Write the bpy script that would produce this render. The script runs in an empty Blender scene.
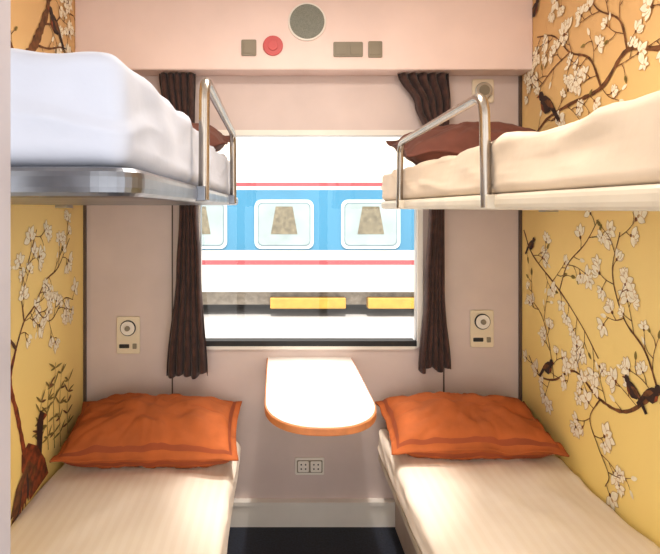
import bpy, bmesh, math, random
from mathutils import Vector, noise, Matrix
random.seed(7)
S = bpy.context.scene
COL = S.collection

def lin(c):
    return tuple(((v/255)/12.92 if v/255<=0.04045 else ((v/255+0.055)/1.055)**2.4) for v in c)+(1,)

def mat(name, rgb, rough=0.6, metal=0.0, var=0.0, vscale=8, bump=0.0, bscale=60, rgb2=None, emis=0, sheen=0, spec=0.5, coat=0):
    m=bpy.data.materials.new(name); m.use_nodes=True
    nt=m.node_tree; b=nt.nodes['Principled BSDF']
    b.inputs['Base Color'].default_value=lin(rgb)
    b.inputs['Roughness'].default_value=rough
    b.inputs['Metallic'].default_value=metal
    b.inputs['Specular IOR Level'].default_value=spec
    b.inputs['Sheen Weight'].default_value=sheen
    b.inputs['Coat Weight'].default_value=coat
    tc=nt.nodes.new('ShaderNodeTexCoord')
    if var>0 or rgb2:
        n=nt.nodes.new('ShaderNodeTexNoise'); n.inputs['Scale'].default_value=vscale; n.inputs['Detail'].default_value=4
        nt.links.new(tc.outputs['Object'],n.inputs['Vector'])
        r=nt.nodes.new('ShaderNodeValToRGB')
        c2=rgb2 if rgb2 else tuple(max(0,v*(1-var)) for v in rgb)
        r.color_ramp.elements[0].position=0.35; r.color_ramp.elements[1].position=0.65
        r.color_ramp.elements[0].color=lin(c2); r.color_ramp.elements[1].color=lin(rgb)
        nt.links.new(n.outputs['Fac'],r.inputs['Fac']); nt.links.new(r.outputs['Color'],b.inputs['Base Color'])
    if bump>0:
        n2=nt.nodes.new('ShaderNodeTexNoise'); n2.inputs['Scale'].default_value=bscale; n2.inputs['Detail'].default_value=5
        nt.links.new(tc.outputs['Object'],n2.inputs['Vector'])
        bp=nt.nodes.new('ShaderNodeBump'); bp.inputs['Strength'].default_value=bump; bp.inputs['Distance'].default_value=0.004
        nt.links.new(n2.outputs['Fac'],bp.inputs['Height']); nt.links.new(bp.outputs['Normal'],b.inputs['Normal'])
    if emis>0:
        b.inputs['Emission Color'].default_value=lin(rgb); b.inputs['Emission Strength'].default_value=emis
    return m

def obj_from_bm(bm,name,mats,parent=None,smooth=False):
    me=bpy.data.meshes.new(name); bm.normal_update(); bm.to_mesh(me); bm.free()
    o=bpy.data.objects.new(name,me); COL.objects.link(o)
    for m in (mats if isinstance(mats,(list,tuple)) else [mats]): me.materials.append(m)
    if smooth:
        for p in me.polygons: p.use_smooth=True
    if parent: o.parent=parent
    return o

def empty(name,loc=(0,0,0)):
    e=bpy.data.objects.new(name,None); e.location=loc; COL.objects.link(e); e.empty_display_size=0.1
    return e

def add_box(bm,x0,x1,y0,y1,z0,z1,mi=0):
    vs=[bm.verts.new(p) for p in [(x0,y0,z0),(x1,y0,z0),(x1,y1,z0),(x0,y1,z0),(x0,y0,z1),(x1,y0,z1),(x1,y1,z1),(x0,y1,z1)]]
    for f in [(0,3,2,1),(4,5,6,7),(0,1,5,4),(1,2,6,5),(2,3,7,6),(3,0,4,7)]:
        fc=bm.faces.new([vs[i] for i in f]); fc.material_index=mi
    return vs

def box(name,x0,x1,y0,y1,z0,z1,m,parent=None,bevel=0):
    bm=bmesh.new(); add_box(bm,x0,x1,y0,y1,z0,z1)
    o=obj_from_bm(bm,name,m,parent)
    if bevel:
        md=o.modifiers.new('bev','BEVEL'); md.width=bevel; md.segments=3
    return o

def rrect(w,h,r,seg=6):
    pts=[]
    for cx,cy,a0 in [(w/2-r,h/2-r,0),(-w/2+r,h/2-r,90),(-w/2+r,-h/2+r,180),(w/2-r,-h/2+r,270)]:
        for i in range(seg+1):
            a=math.radians(a0+90*i/seg); pts.append((cx+r*math.cos(a),cy+r*math.sin(a)))
    return pts

def prism(name,pts,frame,depth,m,parent=None,bevel=0):
    bm=bmesh.new()
    a=[bm.verts.new(frame(u,v,0)) for u,v in pts]; b=[bm.verts.new(frame(u,v,depth)) for u,v in pts]
    bm.faces.new(a); bm.faces.new(b[::-1])
    n=len(pts)
    for i in range(n): bm.faces.new([a[i],b[i],b[(i+1)%n],a[(i+1)%n]])
    bmesh.ops.recalc_face_normals(bm,faces=bm.faces)
    o=obj_from_bm(bm,name,m,parent)
    if bevel:
        md=o.modifiers.new('bev','BEVEL'); md.width=bevel; md.segments=3; md.limit_method='ANGLE'; md.angle_limit=math.radians(50)
    return o

def wallplate(cx,cz,y):   # frame facing -Y
    return lambda u,v,w:(cx+u,y-w,cz+v)
def circ(r,n=32): return [(r*math.cos(2*math.pi*i/n),r*math.sin(2*math.pi*i/n)) for i in range(n)]

# ------------------------------------------------------------------ constants
XL,XR=-0.884,1.139
YF=-1.95
ZC=2.45
AL,AR=-0.157,0.458     # aisle edges of the berths

# ------------------------------------------------------------------ materials
M_wall=mat('beige_laminate',(216,199,194),0.5,var=0.05,vscale=3)
M_head=mat('header_laminate',(240,217,210),0.45,var=0.04,vscale=3)
M_ceil=mat('ceiling_white',(240,236,230),0.6,var=0.02)
M_floor=mat('dark_vinyl',(38,44,60),0.6,var=0.35,vscale=120,bump=0.2)
M_white=mat('white_plastic',(236,230,222),0.35,var=0.02)
M_jamb=mat('grey_door_frame',(184,178,184),0.4,var=0.04)
M_cream=mat('cream_plastic',(232,218,194),0.4,var=0.03)
M_dark=mat('dark_rubber',(40,38,38),0.6,var=0.1)
M_trim=mat('brown_trim',(96,78,66),0.5,var=0.1)
M_alu=mat('aluminium',(200,200,200),0.3,1.0,var=0.05)
M_chrome=mat('chrome_tube',(178,170,162),0.25,1.0,var=0.08)
M_tray=mat('brushed_steel_tray',(156,160,170),0.34,1.0,var=0.22,vscale=9)
M_trayc=mat('cream_painted_tray',(214,204,188),0.4,var=0.05)
M_curt=mat('brown_curtain',(80,52,46),0.85,var=0.25,vscale=30,bump=0.3,bscale=200,sheen=0.2)
M_orange=mat('terracotta_cotton',(186,102,54),0.8,var=0.10,vscale=10,bump=0.35,bscale=25,sheen=0.0,spec=0.3)
M_maroon=mat('maroon_cotton',(108,62,50),0.8,var=0.14,vscale=10,bump=0.3,bscale=25,sheen=0.05)
M_pipe=mat('piping_dark_orange',(158,78,42),0.8,var=0.1)
M_base=mat('berth_base',(196,178,164),0.55,var=0.05)
M_red=mat('red_button',(200,80,80),0.4,var=0.04)
M_grey=mat('grey_plate',(146,136,118),0.45,var=0.06)
M_grille=mat('speaker_grille',(140,142,132),0.6,var=0.15,vscale=300)
M_tabletop=mat('table_laminate',(252,246,240),0.25,var=0.01,coat=0.4)
M_tableedge=mat('table_wood_edge',(206,132,82),0.45,var=0.12,vscale=20)

def sheet_mat(name,rgb,rgb2):
    m=mat(name,rgb,0.7,bump=0.45,bscale=9,sheen=0.05)
    nt=m.node_tree; b=nt.nodes['Principled BSDF']
    tc=nt.nodes.new('ShaderNodeTexCoord'); w=nt.nodes.new('ShaderNodeTexWave')
    w.wave_type='BANDS'; w.bands_direction='X'; w.inputs['Scale'].default_value=9.0; w.inputs['Distortion'].default_value=0.25
    nt.links.new(tc.outputs['Object'],w.inputs['Vector'])
    r=nt.nodes.new('ShaderNodeValToRGB'); r.color_ramp.elements[0].position=0.3; r.color_ramp.elements[1].position=0.7
    r.color_ramp.elements[0].color=lin(rgb2); r.color_ramp.elements[1].color=lin(rgb)
    nt.links.new(w.outputs['Fac'],r.inputs['Fac']); nt.links.new(r.outputs['Color'],b.inputs['Base Color'])
    return m
M_sheet=sheet_mat('cream_striped_sheet',(244,231,217),(241,227,212))
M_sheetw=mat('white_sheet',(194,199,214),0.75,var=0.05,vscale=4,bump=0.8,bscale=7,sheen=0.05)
M_sheetc=mat('cream_sheet',(224,207,188),0.75,var=0.06,vscale=4,bump=0.7,bscale=8,sheen=0.05)

def wallpaper():
    m=bpy.data.materials.new('yellow_wallpaper'); m.use_nodes=True
    nt=m.node_tree; b=nt.nodes['Principled BSDF']; b.inputs['Roughness'].default_value=0.55
    tc=nt.nodes.new('ShaderNodeTexCoord'); sx=nt.nodes.new('ShaderNodeSeparateXYZ')
    nt.links.new(tc.outputs['Object'],sx.inputs[0])
    n=nt.nodes.new('ShaderNodeTexNoise'); n.inputs['Scale'].default_value=2.5; n.inputs['Detail'].default_value=5
    nt.links.new(tc.outputs['Object'],n.inputs['Vector'])
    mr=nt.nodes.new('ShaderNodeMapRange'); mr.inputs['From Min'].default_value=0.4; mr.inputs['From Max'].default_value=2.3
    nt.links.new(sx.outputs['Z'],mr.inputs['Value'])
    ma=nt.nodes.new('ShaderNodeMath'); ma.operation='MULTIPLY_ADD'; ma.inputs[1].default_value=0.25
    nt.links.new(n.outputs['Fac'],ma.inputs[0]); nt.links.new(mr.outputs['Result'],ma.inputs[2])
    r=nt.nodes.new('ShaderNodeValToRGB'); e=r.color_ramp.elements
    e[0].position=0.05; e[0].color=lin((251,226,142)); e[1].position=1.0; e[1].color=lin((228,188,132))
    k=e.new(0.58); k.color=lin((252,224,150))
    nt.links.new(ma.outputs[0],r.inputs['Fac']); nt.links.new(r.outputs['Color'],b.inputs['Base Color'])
    return m
M_paper=wallpaper()

# ------------------------------------------------------------------ room shell
box('floor',XL-0.05,XR+0.05,YF-1.6,0.0,-0.05,0.0,M_floor)
box('ceiling',XL-0.6,XR+0.6,-3.3,0.06,ZC,ZC+0.05,M_ceil)  # extended out of view over the corridor to block top light and sun
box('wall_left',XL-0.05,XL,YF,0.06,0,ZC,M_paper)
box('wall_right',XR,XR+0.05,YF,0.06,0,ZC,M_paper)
WX0,WX1,WZ0,WZ1=-0.352,0.662,0.828,1.80
bm=bmesh.new()
add_box(bm,XL,WX0,0,0.06,0,ZC); add_box(bm,WX1,XR,0,0.06,0,ZC)
add_box(bm,WX0,WX1,0,0.06,0,WZ0); add_box(bm,WX0,WX1,0,0.06,WZ1,ZC)
obj_from_bm(bm,'wall_back',M_wall)
box('trim_1',XL,XR,-0.12,0.0,2.07,ZC,M_head,bevel=0.008)       # header box above the window
box('trim_2',XL,XL+0.012,-0.012,0,0.0,2.07,M_trim)
box('trim_3',XR-0.012,XR,-0.012,0,0.0,2.07,M_trim)
box('trim_4',-0.478,-0.472,-0.003,0,0.12,2.07,M_trim)
box('trim_5',0.778,0.784,-0.003,0,0.12,2.07,M_trim)
bm=bmesh.new(); add_box(bm,XL+0.014,XR-0.014,-0.03,0,0,0.10); add_box(bm,XL+0.014,XR-0.014,-0.036,0,0.10,0.116)
obj_from_bm(bm,'baseboard_back',M_white)

# window
win=empty('window_1',(0,0,0))
def frame_ring(name,x0,x1,z0,z1,t,y0,y1,m,r=0.05):
    bm=bmesh.new(); cx,cz=(x0+x1)/2,(z0+z1)/2
    o=rrect(x1-x0,z1-z0,r); i=rrect(x1-x0-2*t,z1-z0-2*t,max(r-t,0.012))
    n=len(o); V={}
    for k,(pts) in (('o',o),('i',i)):
        for j,y in enumerate((y0,y1)):
            V[k,j]=[bm.verts.new((cx+u,y,cz+v)) for u,v in pts]
    for q in range(n):
        p=(q+1)%n
        for a,b in ((('o',0),('i',0)),(('i',0),('i',1)),(('i',1),('o',1)),(('o',1),('o',0))):
            bm.faces.new([V[a][q],V[b][q],V[b][p],V[a][p]])
    bmesh.ops.recalc_face_normals(bm,faces=bm.faces)
    return obj_from_bm(bm,name,m,win)
frame_ring('frame',WX0-0.02,WX1+0.02,WZ0-0.02,WZ1+0.02,0.025,-0.012,0.05,M_white,0.05)
frame_ring('gasket',WX0,WX1,WZ0,WZ1,0.010,0.0,0.03,M_alu,0.04)
box('sill_strip',WX0+0.01,WX1-0.01,-0.016,0.04,WZ0-0.004,WZ0+0.020,M_dark,win)
mg=bpy.data.materials.new('window_glass'); mg.use_nodes=True; nt=mg.node_tree; nt.nodes.clear()
o_=nt.nodes.new('ShaderNodeOutputMaterial'); mx=nt.nodes.new('ShaderNodeMixShader'); tr=nt.nodes.new('ShaderNodeBsdfTransparent'); gl=nt.nodes.new('ShaderNodeBsdfGlossy')
gl.inputs['Roughness'].default_value=0.02; mx.inputs[0].default_value=0.04
nt.links.new(tr.outputs[0],mx.inputs[1]); nt.links.new(gl.outputs[0],mx.inputs[2]); nt.links.new(mx.outputs[0],o_.inputs[0])
bm=bmesh.new(); vs=[bm.verts.new(p) for p in [(WX0,0.03,WZ0),(WX1,0.03,WZ0),(WX1,0.03,WZ1),(WX0,0.03,WZ1)]]; bm.faces.new(vs)
obj_from_bm(bm,'pane',mg,win)

# door frame at the corridor side
df=empty('door_1')
box('jamb_left',-0.32,-0.258,-2.07,-1.97,0,2.2,M_jamb,df,0.004)
box('jamb_right',0.378,0.44,-2.07,-1.97,0,2.2,M_jamb,df,0.004)
box('lintel',-0.32,0.44,-2.07,-1.97,2.2,2.26,M_jamb,df,0.004)

# ------------------------------------------------------------------ soft shapes
def soft_box(name,x0,x1,y0,y1,z0,z1,r,m,parent,amp=0.006,k=44,seed=0):
    bm=bmesh.new(); bmesh.ops.create_cube(bm,size=2)
    bmesh.ops.subdivide_edges(bm,edges=bm.edges[:],cuts=k,use_grid_fill=True)
    hx,hy,hz=(x1-x0)/2,(y1-y0)/2,(z1-z0)/2; c=Vector(((x0+x1)/2,(y0+y1)/2,(z0+z1)/2))
    for v in bm.verts:
        p=Vector([math.sin(math.pi/2*t)*h for t,h in zip(v.co,(hx,hy,hz))])
        q=Vector([max(-h+r,min(h-r,a)) for a,h in zip(p,(hx,hy,hz))])
        d=p-q
        if d.length>1e-6: p=q+d.normalized()*min(r,d.length)
        up=(p.z+hz)/(2*hz)
        w=noise.noise(Vector((p.x*5+seed,p.y*3.2,p.z*5)))*0.65+noise.noise(Vector((p.x*14+seed,p.y*9,p.z*16+3)))*0.35
        n=d.normalized() if d.length>1e-6 else Vector((0,0,1))
        cr=1-min(1,abs(noise.noise(Vector((p.x*3+p.z*6+seed*2,p.y*3.5-p.z*7,p.z*2))))*6)
        p=p+n*(w*amp*2+cr*amp*0.9-amp*0.6)*min(1,up*2)
        v.co=p+c
    return obj_from_bm(bm,name,m,parent,True)

def pillow(name,loc,w,d,t,rot,mat_,pipe,seed=0,rest=None):
    bm=bmesh.new(); N=64; M=44
    rows=[[],[]]
    for side in (0,1):
        sg=1 if side==0 else -1
        for j in range(M+1):
            row=[]
            for i in range(N+1):
                u=-1+2*i/N; v=-1+2*j/M
                iu=min(1,abs(u)/0.94); iv=min(1,abs(v)/0.92)
                hh=(max(0,1-iu**2.8)*max(0,1-iv**2.2))**0.45
                x=u*w/2*(1-0.05*(1-v*v)); y=v*d/2*(1-0.10*(1-u*u))
                wr=noise.noise(Vector((u*2.5+seed,v*2.5,side*5)))*0.22+noise.noise(Vector((u*7+seed,v*4,7)))*0.10
                rad=(1-min(1,abs(noise.noise(Vector((math.atan2(v*0.6,u+0.01)*3+seed,3.1+math.hypot(u,v),side*2.0))))*5))*0.16*(max(abs(u),abs(v)))
                z=sg*(hh*t/2*(1+wr-rad)+0.003)
                fl=noise.noise(Vector((u*3.5+seed,v*3.5,11)))*0.022*max(abs(u),abs(v))**4
                row.append(bm.verts.new((x,y,z+fl)))
            rows[side].append(row)
    for side in (0,1):
        R=rows[side]
        for j in range(M):
            for i in range(N):
                q=[R[j][i],R[j][i+1],R[j+1][i+1],R[j+1][i]]
                if side: q=q[::-1]
                f=bm.faces.new(q)
                if (i in (2,N-3) and 2<=j<=M-3) or (j in (2,M-3) and 2<=i<=N-3): f.material_index=1
    A,B=rows
    def loop(R): return [R[0][i] for i in range(N)]+[R[j][N] for j in range(M)]+[R[M][i] for i in range(N,0,-1)]+[R[j][0] for j in range(M,0,-1)]
    la,lb=loop(A),loop(B); n=len(la)
    for i in range(n): bm.faces.new([la[i],lb[i],lb[(i+1)%n],la[(i+1)%n]])
    bmesh.ops.recalc_face_normals(bm,faces=bm.faces)
    mtx=Matrix.Translation(loc)@Matrix.Rotation(math.radians(rot[2]),4,'Z')@Matrix.Rotation(math.radians(rot[0]),4,'X')
    bmesh.ops.transform(bm,matrix=mtx,verts=bm.verts)
    for v in bm.verts:      # flatten the underside where it rests on the mattress
        if v.co.z<rest+0.004: v.co.z=rest+0.004+(v.co.z-rest)*0.02
    return obj_from_bm(bm,name,[mat_,pipe],None,True)

def tube(name,pts,r,m,parent):
    cu=bpy.data.curves.new(name,'CURVE'); cu.dimensions='3D'; cu.bevel_depth=r; cu.bevel_resolution=5; cu.use_fill_caps=True
    sp=cu.splines.new('POLY'); sp.points.add(len(pts)-1)
    for i,p in enumerate(pts): sp.points[i].co=(*p,1)
    o=bpy.data.objects.new(name+'_c',cu); COL.objects.link(o)
    dg=bpy.context.evaluated_depsgraph_get(); me=bpy.data.meshes.new_from_object(o.evaluated_get(dg))
    bpy.data.objects.remove(o)
    ob=bpy.data.objects.new(name,me); COL.objects.link(ob); me.materials.clear(); me.materials.append(m)
    for p in me.polygons: p.use_smooth=True
    if parent: ob.parent=parent
    return ob

def fillet(pts,r,seg=8):
    out=[Vector(pts[0])]
    for i in range(1,len(pts)-1):
        a,b,c=Vector(pts[i-1]),Vector(pts[i]),Vector(pts[i+1])
        p0=b+(a-b).normalized()*r; p2=b+(c-b).normalized()*r
        for k in range(seg+1):
            t=k/seg; out.append(p0*(1-t)**2+b*2*t*(1-t)+p2*t*t)
    out.append(Vector(pts[-1])); return out

# ------------------------------------------------------------------ berths
def lower(x0,x1,ztop,aisle,seed):
    e=empty('sleeper_berth')
    zb=ztop-0.13
    rec=0.09
    bx0,bx1=(x0,x1-rec) if aisle>0 else (x0+rec,x1)
    box('bench_base',bx0,bx1,-1.9,-0.04,0,zb-0.03,M_base,e)
    box('berth_board',x0+0.012 if aisle<0 else x0,x1-0.012 if aisle>0 else x1,-1.9,-0.04,zb-0.03,zb,M_trayc,e,0.006)
    soft_box('mattress',x0+0.004,x1-0.002,-1.9,-0.04,zb,ztop,0.035,M_sheet,e,0.007,k=56,seed=seed)
    return e
lower(XL,AL,0.42,1,1.3)
lower(AR,XR,0.47,-1,5.7)

def upper(x0,x1,zb,zt,ztop,aisle,tm,sm,seed,posts,ztube,r):
    e=empty('sleeper_berth')
    cx,cy=(x0+x1)/2,(-1.89-0.12)/2
    prism('tray',rrect(x1-x0-0.004,1.77,0.05,8),lambda u,v,w:(cx+u,cy+v,zb+w),zt-zb,tm,e,0.012)
    soft_box('mattress',x0+0.006,x1-0.014,-1.875,-0.13,zt,ztop,r,sm,e,0.009,k=64,seed=seed)
    xe=x1-0.004 if aisle>0 else x0+0.004
    xt=xe+(0.012 if aisle>0 else -0.012)
    y0,y1=posts
    path=fillet([(xt,y0,zb+0.005),(xt,y0+0.012,ztube),(xt,y1-0.012,ztube-0.012),(xt,y1,zb+0.005)],0.05)
    tube('guard_rail',path,0.0115,M_chrome,e)
    for i,y in enumerate(posts): box('rail_bracket_%d'%(i+1),min(xe,xt)-0.006,max(xe,xt)+0.006,y-0.018,y+0.018,zb+0.002,zt-0.002,tm,e,0.003)
    for i,y in enumerate((-0.3,-1.6)):
        xb=XL if aisle>0 else XR
        s=1 if aisle>0 else -1
        box('hinge_%d'%(i+1),min(xb,xb+s*0.05),max(xb,xb+s*0.05),y-0.03,y+0.03,zb-0.012,zb,M_alu,e)
    return e
upper(XL,AL,1.472,1.508,1.654,1,M_tray,M_sheetw,2.2,(-1.37,-0.57),1.735,0.030)
upper(AR,XR,1.456,1.490,1.612,-1,M_trayc,M_sheetc,8.1,(-1.35,-0.55),1.705,0.022)

# pillows
pillow('bed_pillow',(-0.505,-0.235,0.528),0.72,0.40,0.24,(13,0,1.5),M_orange,M_pipe,1,0.42)
pillow('bed_pillow',(0.785,-0.25,0.556),0.67,0.40,0.21,(9,0,-1.5),M_orange,M_pipe,4.3,0.47)
pillow('bed_pillow',(-0.50,-0.35,1.725),0.64,0.38,0.17,(10,0,0),M_maroon,M_maroon,3,1.654)
pillow('bed_pillow',(0.80,-0.35,1.700),0.64,0.38,0.18,(12,0,0),M_maroon,M_maroon,9,1.612)

# ------------------------------------------------------------------ curtains
def curtain(prof,seed):
    bm=bmesh.new(); NU=70; NV=60; R=[]
    zs=[p[0] for p in prof]
    for j in range(NV+1):
        z=zs[0]+(zs[-1]-zs[0])*j/NV
        for a,b in zip(prof,prof[1:]):
            if b[0]<=z<=a[0]+1e-9:
                t=(a[0]-z)/(a[0]-b[0]); t2=t*t*(3-2*t); xa=a[1]+(b[1]-a[1])*t2; xb=a[2]+(b[2]-a[2])*t2; break
        row=[]
        for i in range(NU+1):
            u=i/NU
            ph=u*2*math.pi*5.5+0.6*noise.noise(Vector((u*2,z*2,seed)))
            y=-0.055+0.02*math.sin(ph)+0.006*noise.noise(Vector((u*9,z*5,seed)))
            x=xa+(xb-xa)*u+0.004*math.cos(ph*1.0)
            zz=z+ (0.03*noise.noise(Vector((u*4,seed,1))) if j==NV else 0)
            row.append(bm.verts.new((x,y,zz)))
        R.append(row)
    for j in range(NV):
        for i in range(NU): bm.faces.new([R[j][i],R[j][i+1],R[j+1][i+1],R[j+1][i]])
    o=obj_from_bm(bm,'window_curtain',M_curt,None,True)
    s=o.modifiers.new('sol','SOLIDIFY'); s.thickness=0.002
    return o
curtain([(2.069,-0.53,-0.355),(1.80,-0.49,-0.36),(1.45,-0.435,-0.35),(1.2,-0.45,-0.335),(0.70,-0.495,-0.30)],1)
curtain([(2.069,0.55,0.79),(1.93,0.63,0.80),(1.78,0.69,0.79),(1.45,0.70,0.765),(1.1,0.68,0.77),(0.73,0.650,0.80)],4)

# ------------------------------------------------------------------ table
tb=empty('folding_table')
tx0,tx1=-0.038,0.356; ty=-0.002; ys=-0.56; yf=-0.805
pts=[(tx0,ty),(tx1,ty)]
cxm=(tx0+tx1)/2; hw=(tx1-tx0)/2
for i in range(0,41):
    a=math.pi*i/40
    c,s=math.cos(a),math.sin(a)
    pts.append((cxm+hw*math.copysign(abs(c)**0.85,c), ys+(yf-ys)*abs(s)**0.85))
def inset(ps,k):
    return [(cxm+(x-cxm)*(1-k/hw), y if y>-0.01 else y+ (k if y<ys else 0)) for x,y in ps]
prism('core',pts,lambda u,v,w:(u,v,0.742+w),0.026,M_tableedge,tb,0.004)
prism('laminate_top',inset(pts,0.006),lambda u,v,w:(u,v,0.7675+w),0.0025,M_tabletop,tb)
box('wall_cleat',0.0,0.32,-0.03,-0.001,0.712,0.742,M_alu,tb)
bm=bmesh.new()
for x in (0.06,0.26):
    a=[(x-0.008,-0.03,0.742),(x-0.008,-0.40,0.742),(x-0.008,-0.40,0.722),(x-0.008,-0.03,0.60)]
    A=[bm.verts.new(p) for p in a]; B=[bm.verts.new((p[0]+0.016,p[1],p[2])) for p in a]
    bm.faces.new(A); bm.faces.new(B[::-1])
    for i in range(4): bm.faces.new([A[i],B[i],B[(i+1)%4],A[(i+1)%4]])
bmesh.ops.recalc_face_normals(bm,faces=bm.faces)
obj_from_bm(bm,'brackets',M_cream,tb)

# ------------------------------------------------------------------ wall fittings
def lamp_panel(cx,cz):
    e=empty('reading_light_panel')
    prism('plate',rrect(0.108,0.172,0.008),wallplate(cx,cz,-0.0005),0.01,M_cream,e,0.003)
    prism('bezel',circ(0.036),wallplate(cx,cz+0.034,-0.0105),0.008,M_dark,e,0.002)
    prism('lens',circ(0.032),wallplate(cx,cz+0.034,-0.0185),0.004,M_white,e,0.001)
    prism('knob',circ(0.012),wallplate(cx,cz+0.034,-0.0225),0.008,M_grey,e,0.001)
    prism('usb_socket',rrect(0.046,0.018,0.003),wallplate(cx-0.018,cz-0.05,-0.0105),0.002,M_dark,e)
    prism('switch',rrect(0.018,0.024,0.003),wallplate(cx+0.03,cz-0.05,-0.0105),0.004,M_grey,e)
lamp_panel(-0.677,0.873); lamp_panel(0.955,0.903)
e=empty('bunk_reading_lamp')
prism('plate',rrect(0.10,0.11,0.01),wallplate(0.96,2.0,-0.0005),0.01,M_cream,e,0.003)
prism('bezel',circ(0.038),wallplate(0.96,2.0,-0.0105),0.014,M_alu,e,0.003)
prism('lens',circ(0.024),wallplate(0.96,2.0,-0.0245),0.005,M_grey,e,0.001)
e=empty('power_outlet')
prism('plate',rrect(0.135,0.078,0.006),wallplate(0.16,0.268,-0.0005),0.009,M_white,e,0.002)
prism('surround',rrect(0.118,0.058,0.005),wallplate(0.16,0.268,-0.0095),0.001,M_grey,e)
for i,dx in enumerate((-0.029,0.029)):
    prism('socket_%d'%(i+1),rrect(0.050,0.050,0.006),wallplate(0.16+dx,0.268,-0.0105),0.003,M_white,e,0.0005)
    for j,(ddx,ddz) in enumerate(((-0.01,0.010),(0.01,0.010),(-0.01,-0.010),(0.01,-0.010))):
        prism('pin_hole_%d_%d'%(i+1,j+1),circ(0.0036,12),wallplate(0.16+dx+ddx,0.268+ddz,-0.0135),0.001,M_dark,e)
yh=-0.1205
e=empty('ceiling_speaker')
prism('ring',circ(0.084,48),wallplate(0.141,2.279,yh),0.008,M_white,e,0.003)
prism('grille',circ(0.076,48),wallplate(0.141,2.279,yh-0.008),0.003,M_grille,e,0.001)
e=empty('alarm_button')
prism('disc',circ(0.044),wallplate(-0.009,2.174,yh),0.008,M_red,e,0.002)
prism('centre',circ(0.022),wallplate(-0.009,2.174,yh-0.008),0.004,M_red,e,0.001)
def switch(cx,cz,w,h,n):
    e=empty('light_switch')
    prism('plate',rrect(w,h,0.006),wallplate(cx,cz,yh),0.006,M_grey,e,0.002)
    for i in range(max(n,1)):
        ww=w/max(n,1)
        prism('rocker_%d'%(i+1),rrect(ww*0.72,h*0.7,0.004),wallplate(cx-w/2+ww*(i+0.5),cz,yh-0.006),0.003,M_grey,e,0.001)
switch(-0.115,2.165,0.066,0.072,1); switch(0.322,2.158,0.13,0.066,2); switch(0.441,2.158,0.062,0.072,1)

# ------------------------------------------------------------------ murals
M_br=mat('mural_branch_brown',(136,88,52),0.7,var=0.35,vscale=40)
M_bl=mat('mural_blossom_white',(254,246,224),0.6,var=0.05,vscale=60)
M_pk=mat('mural_blossom_shade',(218,184,132),0.6,var=0.12,vscale=60)
M_lf=mat('mural_leaf_olive',(156,136,72),0.7,var=0.25,vscale=60)
M_bk=mat('mural_bird_black',(62,40,34),0.6,var=0.2,vscale=60)
M_rd=mat('mural_bird_russet',(160,78,40),0.6,var=0.45,vscale=40)
MM=[M_br,M_bl,M_pk,M_lf,M_bk,M_rd]

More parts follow.
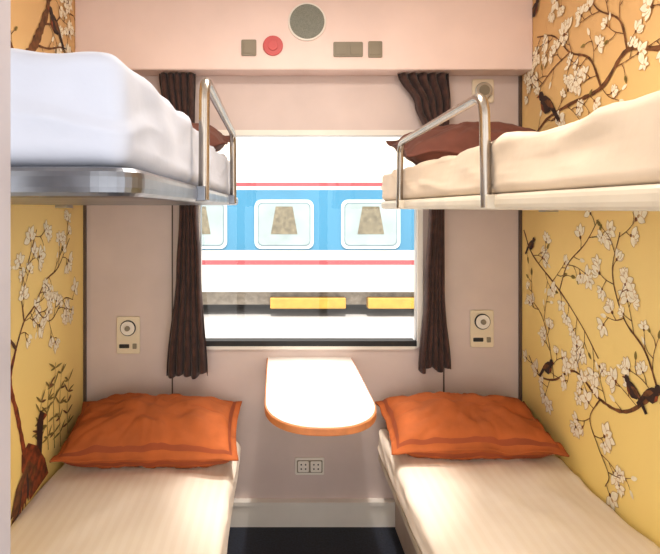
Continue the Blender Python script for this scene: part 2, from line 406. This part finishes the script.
class Mural:
    def __init__(s,side,seed):
        s.side=side; s.bm=bmesh.new(); s.off=0.0012; s.rng=random.Random(seed)
    def P(s,a,z):
        return (XR-s.off,-a,z) if s.side>0 else (XL+s.off,-a,z)
    def poly(s,pts,mi):
        s.off+=0.0000012
        pts=[(max(0.016,min(1.94,a)),max(0.35,min(2.44,z))) for a,z in pts]
        vs=[s.bm.verts.new(s.P(a,z)) for a,z in pts]
        c=s.bm.verts.new(s.P(sum(p[0] for p in pts)/len(pts),sum(p[1] for p in pts)/len(pts)))
        n=len(vs)
        for i in range(n):
            f=s.bm.faces.new([vs[i],vs[(i+1)%n],c]); f.material_index=mi
    def ribbon(s,pts,w0,w1,mi=0,rough=0.25):
        s.off+=0.0000012
        P=[Vector(p) for p in pts]; P=[P[0]*2-P[1]]+P+[P[-1]*2-P[-2]]
        q=[]
        for i in range(1,len(P)-2):
            for k in range(8):
                t=k/8
                q.append(0.5*((2*P[i])+(-P[i-1]+P[i+1])*t+(2*P[i-1]-5*P[i]+4*P[i+1]-P[i+2])*t*t+(-P[i-1]+3*P[i]-3*P[i+1]+P[i+2])*t**3))
        q.append(P[-2]); n=len(q); L=[]
        for i,p in enumerate(q):
            d=(q[min(i+1,n-1)]-q[max(i-1,0)]); 
            if d.length<1e-6: d=Vector((1,0))
            d.normalize(); nn=Vector((-d.y,d.x)); w=(w0+(w1-w0)*i/(n-1))*(1+s.rng.uniform(-rough,rough))/2
            a=p+nn*w; b=p-nn*w
            cl=lambda v:(max(0.016,min(1.94,v.x)),max(0.35,min(2.44,v.y)))
            L.append((s.bm.verts.new(s.P(*cl(a))),s.bm.verts.new(s.P(*cl(b)))))
        for i in range(n-1):
            f=s.bm.faces.new([L[i][0],L[i+1][0],L[i+1][1],L[i][1]]); f.material_index=mi
        return q
    def petal(s,a,z,ang,l,w,mi):
        out=[]
        N=8
        prof=lambda t: math.sin(math.pi*t**0.8)**0.8 if 0<t<1 else 0
        for sg in (1,-1):
            rg=range(N+1) if sg>0 else range(N-1,0,-1)
            for k in rg:
                t=k/N; u=t*l; v=sg*prof(t)*w/2
                out.append((a+u*math.cos(ang)-v*math.sin(ang),z+u*math.sin(ang)+v*math.cos(ang)))
        s.poly(out,mi)
    def flower(s,a,z,r,ang):
        n=s.rng.choice((4,5,6)); spread=s.rng.uniform(1.6,3.8)
        s.petal(a,z,ang+math.pi,r*0.35,r*0.3,0)
        order=list(range(n)); s.rng.shuffle(order)
        for k in order:
            g=ang+(k/(n-1)-0.5)*spread
            l=r*s.rng.uniform(0.8,1.1)
            s.petal(a,z,g,l*1.06,l*0.66,2); s.petal(a,z,g,l,l*0.56,1)
        s.petal(a,z,ang,r*0.35,r*0.22,2)
    def twigs(s,q,dens,r,lmin=0.04,lmax=0.13,depth=0):
        n=len(q)
        acc=0
        for i in range(1,n):
            acc+=(q[i]-q[i-1]).length
            if acc>dens:
                acc=0
                d=(q[i]-q[i-1]).normalized(); base=math.atan2(d.y,d.x)
                g=base+s.rng.choice((-1,1))*s.rng.uniform(0.5,1.2)
                l=s.rng.uniform(lmin,lmax); g2=g+s.rng.uniform(-0.5,0.5)
                m=q[i]+Vector((math.cos(g),math.sin(g)))*l*0.5; e=m+Vector((math.cos(g2),math.sin(g2)))*l*0.5
                t=s.ribbon([q[i],m,e],0.0035,0.002)
                if depth<1 and l>0.07: s.twigs(t,0.04,r*0.85,0.025,0.05,1)
                k=s.rng.random()
                if k<0.70: s.flower(e.x,e.y,r*s.rng.uniform(0.7,1.2),g2)
                elif k<0.87: s.petal(e.x,e.y,g2,r*0.8,r*0.35,1)
                else: s.petal(e.x,e.y,g2,r*0.8,r*0.35,3)
    def branch(s,pts,w0,w1,dens=0.05,r=0.043,**k):
        q=s.ribbon(pts,w0*0.75,w1*0.8); s.twigs(q,dens,r,**k); return q
    def bird(s,a,z,sc,fl=1,mi=4):
        f=lambda L:[(a+fl*x*sc,z+y*sc) for x,y in L]
        s.poly(f([(-0.9,-0.75),(-0.75,-0.85),(-0.2,-0.25),(-0.35,-0.05)]),mi)
        s.poly(f([(-0.45,-0.15),(-0.2,-0.38),(0.15,-0.42),(0.45,-0.2),(0.52,0.1),(0.35,0.32),(0.1,0.28),(-0.2,0.1)]),mi)
        s.poly(f([(0.28,0.2),(0.42,0.1),(0.6,0.2),(0.66,0.38),(0.56,0.52),(0.38,0.5),(0.28,0.36)]),mi)
        s.poly(f([(0.62,0.42),(0.85,0.34),(0.64,0.3)]),5)
        s.poly(f([(0.2,-0.36),(0.45,-0.18),(0.5,0.05),(0.32,-0.05)]),5)
        s.poly(f([(-0.5,-0.3),(-0.1,-0.2),(0.22,0.08),(0.0,0.12),(-0.3,0.0)]),0)
    def done(s):
        return obj_from_bm(s.bm,'floral_wall_mural',MM)

R=Mural(1,11)
# lower right
R.branch([(0.03,1.36),(0.12,1.25),(0.34,1.13),(0.50,1.02),(0.60,0.93)],0.012,0.006,0.055)
R.branch([(0.34,1.13),(0.40,1.24),(0.52,1.33),(0.60,1.42)],0.008,0.004,0.055)
R.branch([(1.3,0.98),(1.05,0.99),(0.90,0.91),(0.75,0.80),(0.61,0.79),(0.45,0.84),(0.30,0.76),(0.17,0.74),(0.08,0.80)],0.022,0.006,0.075)
R.branch([(0.90,0.91),(0.84,1.02),(0.74,1.10),(0.68,1.24),(0.72,1.38)],0.012,0.005,0.05)
R.branch([(0.61,0.79),(0.55,0.70),(0.60,0.62),(0.66,0.55),(0.64,0.50)],0.008,0.004,0.05)
R.branch([(0.30,0.76),(0.26,0.90),(0.20,1.00),(0.12,1.05)],0.007,0.004,0.055)
R.branch([(1.9,1.3),(1.6,1.2),(1.3,1.25),(1.1,1.15),(1.0,1.25)],0.02,0.006,0.06)
R.branch([(1.85,0.6),(1.6,0.75),(1.35,0.7),(1.15,0.75)],0.02,0.006,0.06)
R.bird(0.245,0.80,0.075,1); R.bird(0.79,0.885,0.07,-1); R.bird(0.10,1.30,0.06,1); R.bird(0.865,0.90,0.07,1)
# upper right
R.branch([(0.10,1.75),(0.24,1.83),(0.42,1.86),(0.62,1.88),(0.76,1.97),(0.95,1.93),(1.2,2.02),(1.6,1.95)],0.014,0.026,0.07)
R.branch([(0.62,1.88),(0.55,2.0),(0.42,2.06),(0.30,2.16),(0.16,2.20)],0.014,0.005,0.05)
R.branch([(0.42,2.06),(0.30,2.03),(0.18,1.98),(0.10,2.0)],0.008,0.004,0.05)
R.branch([(0.76,1.97),(0.72,2.08),(0.60,2.16),(0.50,2.28),(0.36,2.34)],0.012,0.005,0.055)
R.branch([(0.95,1.93),(0.92,2.08),(0.85,2.2),(0.9,2.35)],0.014,0.005,0.055)
R.branch([(1.2,2.02),(1.25,2.15),(1.15,2.3)],0.014,0.005,0.06)
R.bird(0.25,1.90,0.11,-1); R.bird(0.13,2.33,0.08,1)
R.done()
L=Mural(-1,23)
L.ribbon([(0.56,0.43),(0.60,0.60),(0.65,0.75),(0.70,0.88),(0.66,0.98)],0.034,0.016,5)
L.branch([(0.66,0.98),(0.60,1.06),(0.52,1.10),(0.42,1.18),(0.30,1.22),(0.18,1.33)],0.014,0.005,0.045)
L.branch([(0.60,1.06),(0.62,1.18),(0.56,1.28),(0.50,1.38)],0.010,0.005,0.045)
L.branch([(0.52,1.10),(0.44,1.04),(0.36,1.02),(0.24,1.08),(0.14,1.06)],0.008,0.004,0.045)
L.branch([(0.66,0.98),(0.78,1.1),(0.85,1.25),(1.0,1.35)],0.018,0.006,0.05)
L.branch([(0.70,0.88),(0.85,0.85),(1.05,0.95),(1.3,0.9),(1.6,1.05)],0.018,0.006,0.06)
# bamboo
for k,(a,z0,z1) in enumerate([(0.34,0.5,0.84),(0.28,0.48,0.80),(0.40,0.52,0.78),(0.20,0.5,0.74),(0.47,0.55,0.74)]):
    q=L.ribbon([(a,z0),(a+0.01,(z0+z1)/2),(a-0.01,z1)],0.005,0.003,3)
    for i in range(3,len(q),3):
        for _ in range(3):
            g=L.rng.choice((L.rng.uniform(-0.2,0.9),L.rng.uniform(2.3,3.4))); L.petal(q[i].x,q[i].y,g,L.rng.uniform(0.04,0.075),0.009,L.rng.choice((3,3,3,0)))
# long-tailed bird at the foot of the tree
L.poly([(0.40,0.43),(0.43,0.50),(0.50,0.58),(0.57,0.62),(0.62,0.60),(0.62,0.54),(0.58,0.48),(0.56,0.41)],5)
L.poly([(0.46,0.53),(0.50,0.58),(0.50,0.66),(0.47,0.70),(0.44,0.68),(0.45,0.62)],4)
L.poly([(0.44,0.68),(0.41,0.66),(0.45,0.65)],5)
L.poly([(0.50,0.50),(0.57,0.56),(0.66,0.50),(0.70,0.42),(0.60,0.42)],0)
for i in range(9): L.petal(0.56+0.01*i,0.54-0.01*i,-1.9+0.12*i,0.11,0.02,L.rng.choice((4,5,0)))
# upper left
L.ribbon([(0.62,1.95),(0.52,2.06),(0.45,2.16),(0.40,2.26),(0.44,2.40)],0.05,0.026)
L.branch([(0.45,2.16),(0.34,2.2),(0.24,2.28),(0.14,2.3)],0.014,0.006,0.05)
L.branch([(0.40,2.26),(0.30,2.34),(0.22,2.4)],0.012,0.005,0.05)
L.branch([(0.52,2.06),(0.40,2.08),(0.28,2.12),(0.16,2.14)],0.014,0.005,0.05)
L.branch([(0.62,1.95),(0.8,2.05),(1.0,2.0),(1.4,2.15)],0.03,0.01,0.06)
L.bird(0.33,2.2,0.1,1)
L.done()

# ------------------------------------------------------------------ outside
M_plat=mat('platform_concrete',(176,174,174),0.8,var=0.08,vscale=1.5)
M_tw=mat('train_white',(206,203,196),0.5,var=0.03)
M_tb=mat('train_blue',(56,120,152),0.5,var=0.05,vscale=1)
M_tr=mat('train_red',(150,72,78),0.5,var=0.05)
M_roof=mat('train_roof',(190,184,168),0.6,var=0.10,vscale=2)
M_tg=mat('train_window_glass',(146,160,162),0.3,var=0.1,vscale=2)
M_ty=mat('underframe_yellow',(182,140,56),0.6,var=0.08)
M_tc=mat('train_curtain',(122,114,94),0.8,var=0.25,vscale=9)
M_und=mat('underframe_grey',(160,150,136),0.8,var=0.2)
M_wf=mat('train_window_frame',(196,204,206),0.4,var=0.02)
M_rim=mat('train_window_rim',(96,120,128),0.4,var=0.05)
box('ground',-30,32,1.2,60,-0.95,-0.78,M_plat)
tr_=empty('passenger_train')
YT=8.5
prof=[(YT,-0.25,0),(YT,0.30,2),(YT,0.40,0),(YT,0.60,1),(YT,1.83,0),(YT,1.90,2),(YT,1.98,0),(YT+0.04,2.35,3),(YT+0.25,2.7,3),(YT+0.7,2.98,3),(YT+1.4,3.08,3),(YT+2.1,2.98,3),(YT+2.55,2.7,3),(YT+2.8,2.3,0),(YT+2.8,-0.25,0)]
bm=bmesh.new()
A=[bm.verts.new((-16,p[0],p[1])) for p in prof]; B=[bm.verts.new((18,p[0],p[1])) for p in prof]
n=len(prof)
for i in range(n):
    f=bm.faces.new([A[i],B[i],B[(i+1)%n],A[(i+1)%n]]); f.material_index=prof[i][2]
bm.faces.new(A); bm.faces.new(B[::-1]); bmesh.ops.recalc_face_normals(bm,faces=bm.faces)
obj_from_bm(bm,'carriage_body',[M_tw,M_tb,M_tr,M_roof],tr_)
for k in range(-7,9):
    cx=0.185+1.76*k; cz=1.13
    if not(-14<cx<16): continue
    prism('window_frame_%d'%(k+8),rrect(1.20,1.0,0.14),wallplate(cx,cz,YT-0.002),0.03,M_wf,tr_)
    prism('window_rim_%d'%(k+8),rrect(1.08,0.88,0.10),wallplate(cx,cz,YT-0.034),0.004,M_rim,tr_)
    prism('window_pane_%d'%(k+8),rrect(1.04,0.84,0.09),wallplate(cx,cz,YT-0.040),0.004,M_tg,tr_)
    prism('window_blind_%d'%(k+8),[(-0.27,-0.20),(0.27,-0.20),(0.17,0.36),(-0.17,0.36)],wallplate(cx,cz,YT-0.045),0.004,M_tc,tr_)
box('underframe',-16,18,YT+0.25,YT+2.5,-0.55,-0.25,M_und,tr_)
for i,(a,b) in enumerate([(-3.6,-1.6),(-0.1,1.45),(1.9,3.0),(4.0,5.5)]):
    box('equipment_box_%d'%(i+1),a,b,YT+0.02,YT+0.24,-0.60,-0.38,M_ty,tr_,0.02)
for i,x in enumerate((-9,-6.6,7,9.4)):
    bm=bmesh.new(); bmesh.ops.create_cone(bm,cap_ends=True,segments=32,radius1=0.42,radius2=0.42,depth=0.14,matrix=Matrix.Translation((x,YT+0.5,-0.36))@Matrix.Rotation(math.pi/2,4,'X'))
    obj_from_bm(bm,'wheel_%d'%(i+1),M_und,tr_)

# ------------------------------------------------------------------ lights
w=bpy.data.worlds.new('World'); S.world=w; w.use_nodes=True
bg=w.node_tree.nodes['Background']; bg.inputs[0].default_value=(1.0,0.965,0.92,1); bg.inputs[1].default_value=2.2
sl=bpy.data.lights.new('sun','SUN'); sl.energy=5.5; sl.angle=math.radians(2); sl.color=(1,0.95,0.86)
sob=bpy.data.objects.new('sun',sl); COL.objects.link(sob); sob.location=(0,-6,9)
sob.rotation_euler=Vector((0.05,math.cos(math.radians(55)),-math.sin(math.radians(55)))).to_track_quat('-Z','Y').to_euler()

def area(name,loc,rot,sx,sy,pw,col,parent=None):
    l=bpy.data.lights.new(name,'AREA'); l.shape='RECTANGLE'; l.size=sx; l.size_y=sy; l.energy=pw; l.color=col
    o=bpy.data.objects.new(name,l); o.location=loc; o.rotation_euler=rot; COL.objects.link(o)
    if parent: o.parent=parent
    return o
M_fill=mat('fill_diffuser',(255,244,225),0.5,emis=2.0)  # glowing face of the added fill lamp
cl=empty('added_fill_lamp')  # unseen lamp and fixture, added as fill for the interior
box('fill_housing',-0.12,0.42,-1.35,-0.95,ZC-0.035,ZC,M_white,cl,0.006)
box('fill_panel',-0.09,0.39,-1.32,-0.98,ZC-0.045,ZC-0.035,M_fill,cl,0.004)
area('fill_light',(0.15,-1.15,ZC-0.055),(0,0,0),0.46,0.32,13,(1,0.92,0.82),cl)
dl=empty('added_table_spot')  # spot with a fixture ring, added out of view to brighten the tabletop
prism('ring',circ(0.05),lambda u,v,w:(0.16+u,-0.5+v,ZC-w),0.015,M_alu,dl,0.003)
sp=bpy.data.lights.new('spot','SPOT'); sp.energy=115; sp.spot_size=math.radians(34); sp.spot_blend=0.6; sp.shadow_soft_size=0.03; sp.color=(1,0.96,0.9)
so=bpy.data.objects.new('spot',sp); so.location=(0.16,-0.47,ZC-0.03); COL.objects.link(so); so.parent=dl

# ------------------------------------------------------------------ camera
cam=bpy.data.cameras.new('Camera'); cam.sensor_width=36; cam.lens=540/660*36
cam.shift_x=55/660; cam.shift_y=-69/660; cam.clip_start=0.02; cam.clip_end=200
co=bpy.data.objects.new('Camera',cam); co.location=(0,-2.5,1.46); co.rotation_euler=(math.pi/2,0,0); COL.objects.link(co)
S.camera=co
S.view_settings.view_transform='Standard'
S.view_settings.look='None'
S.view_settings.exposure=0.2
S.view_settings.gamma=0.92
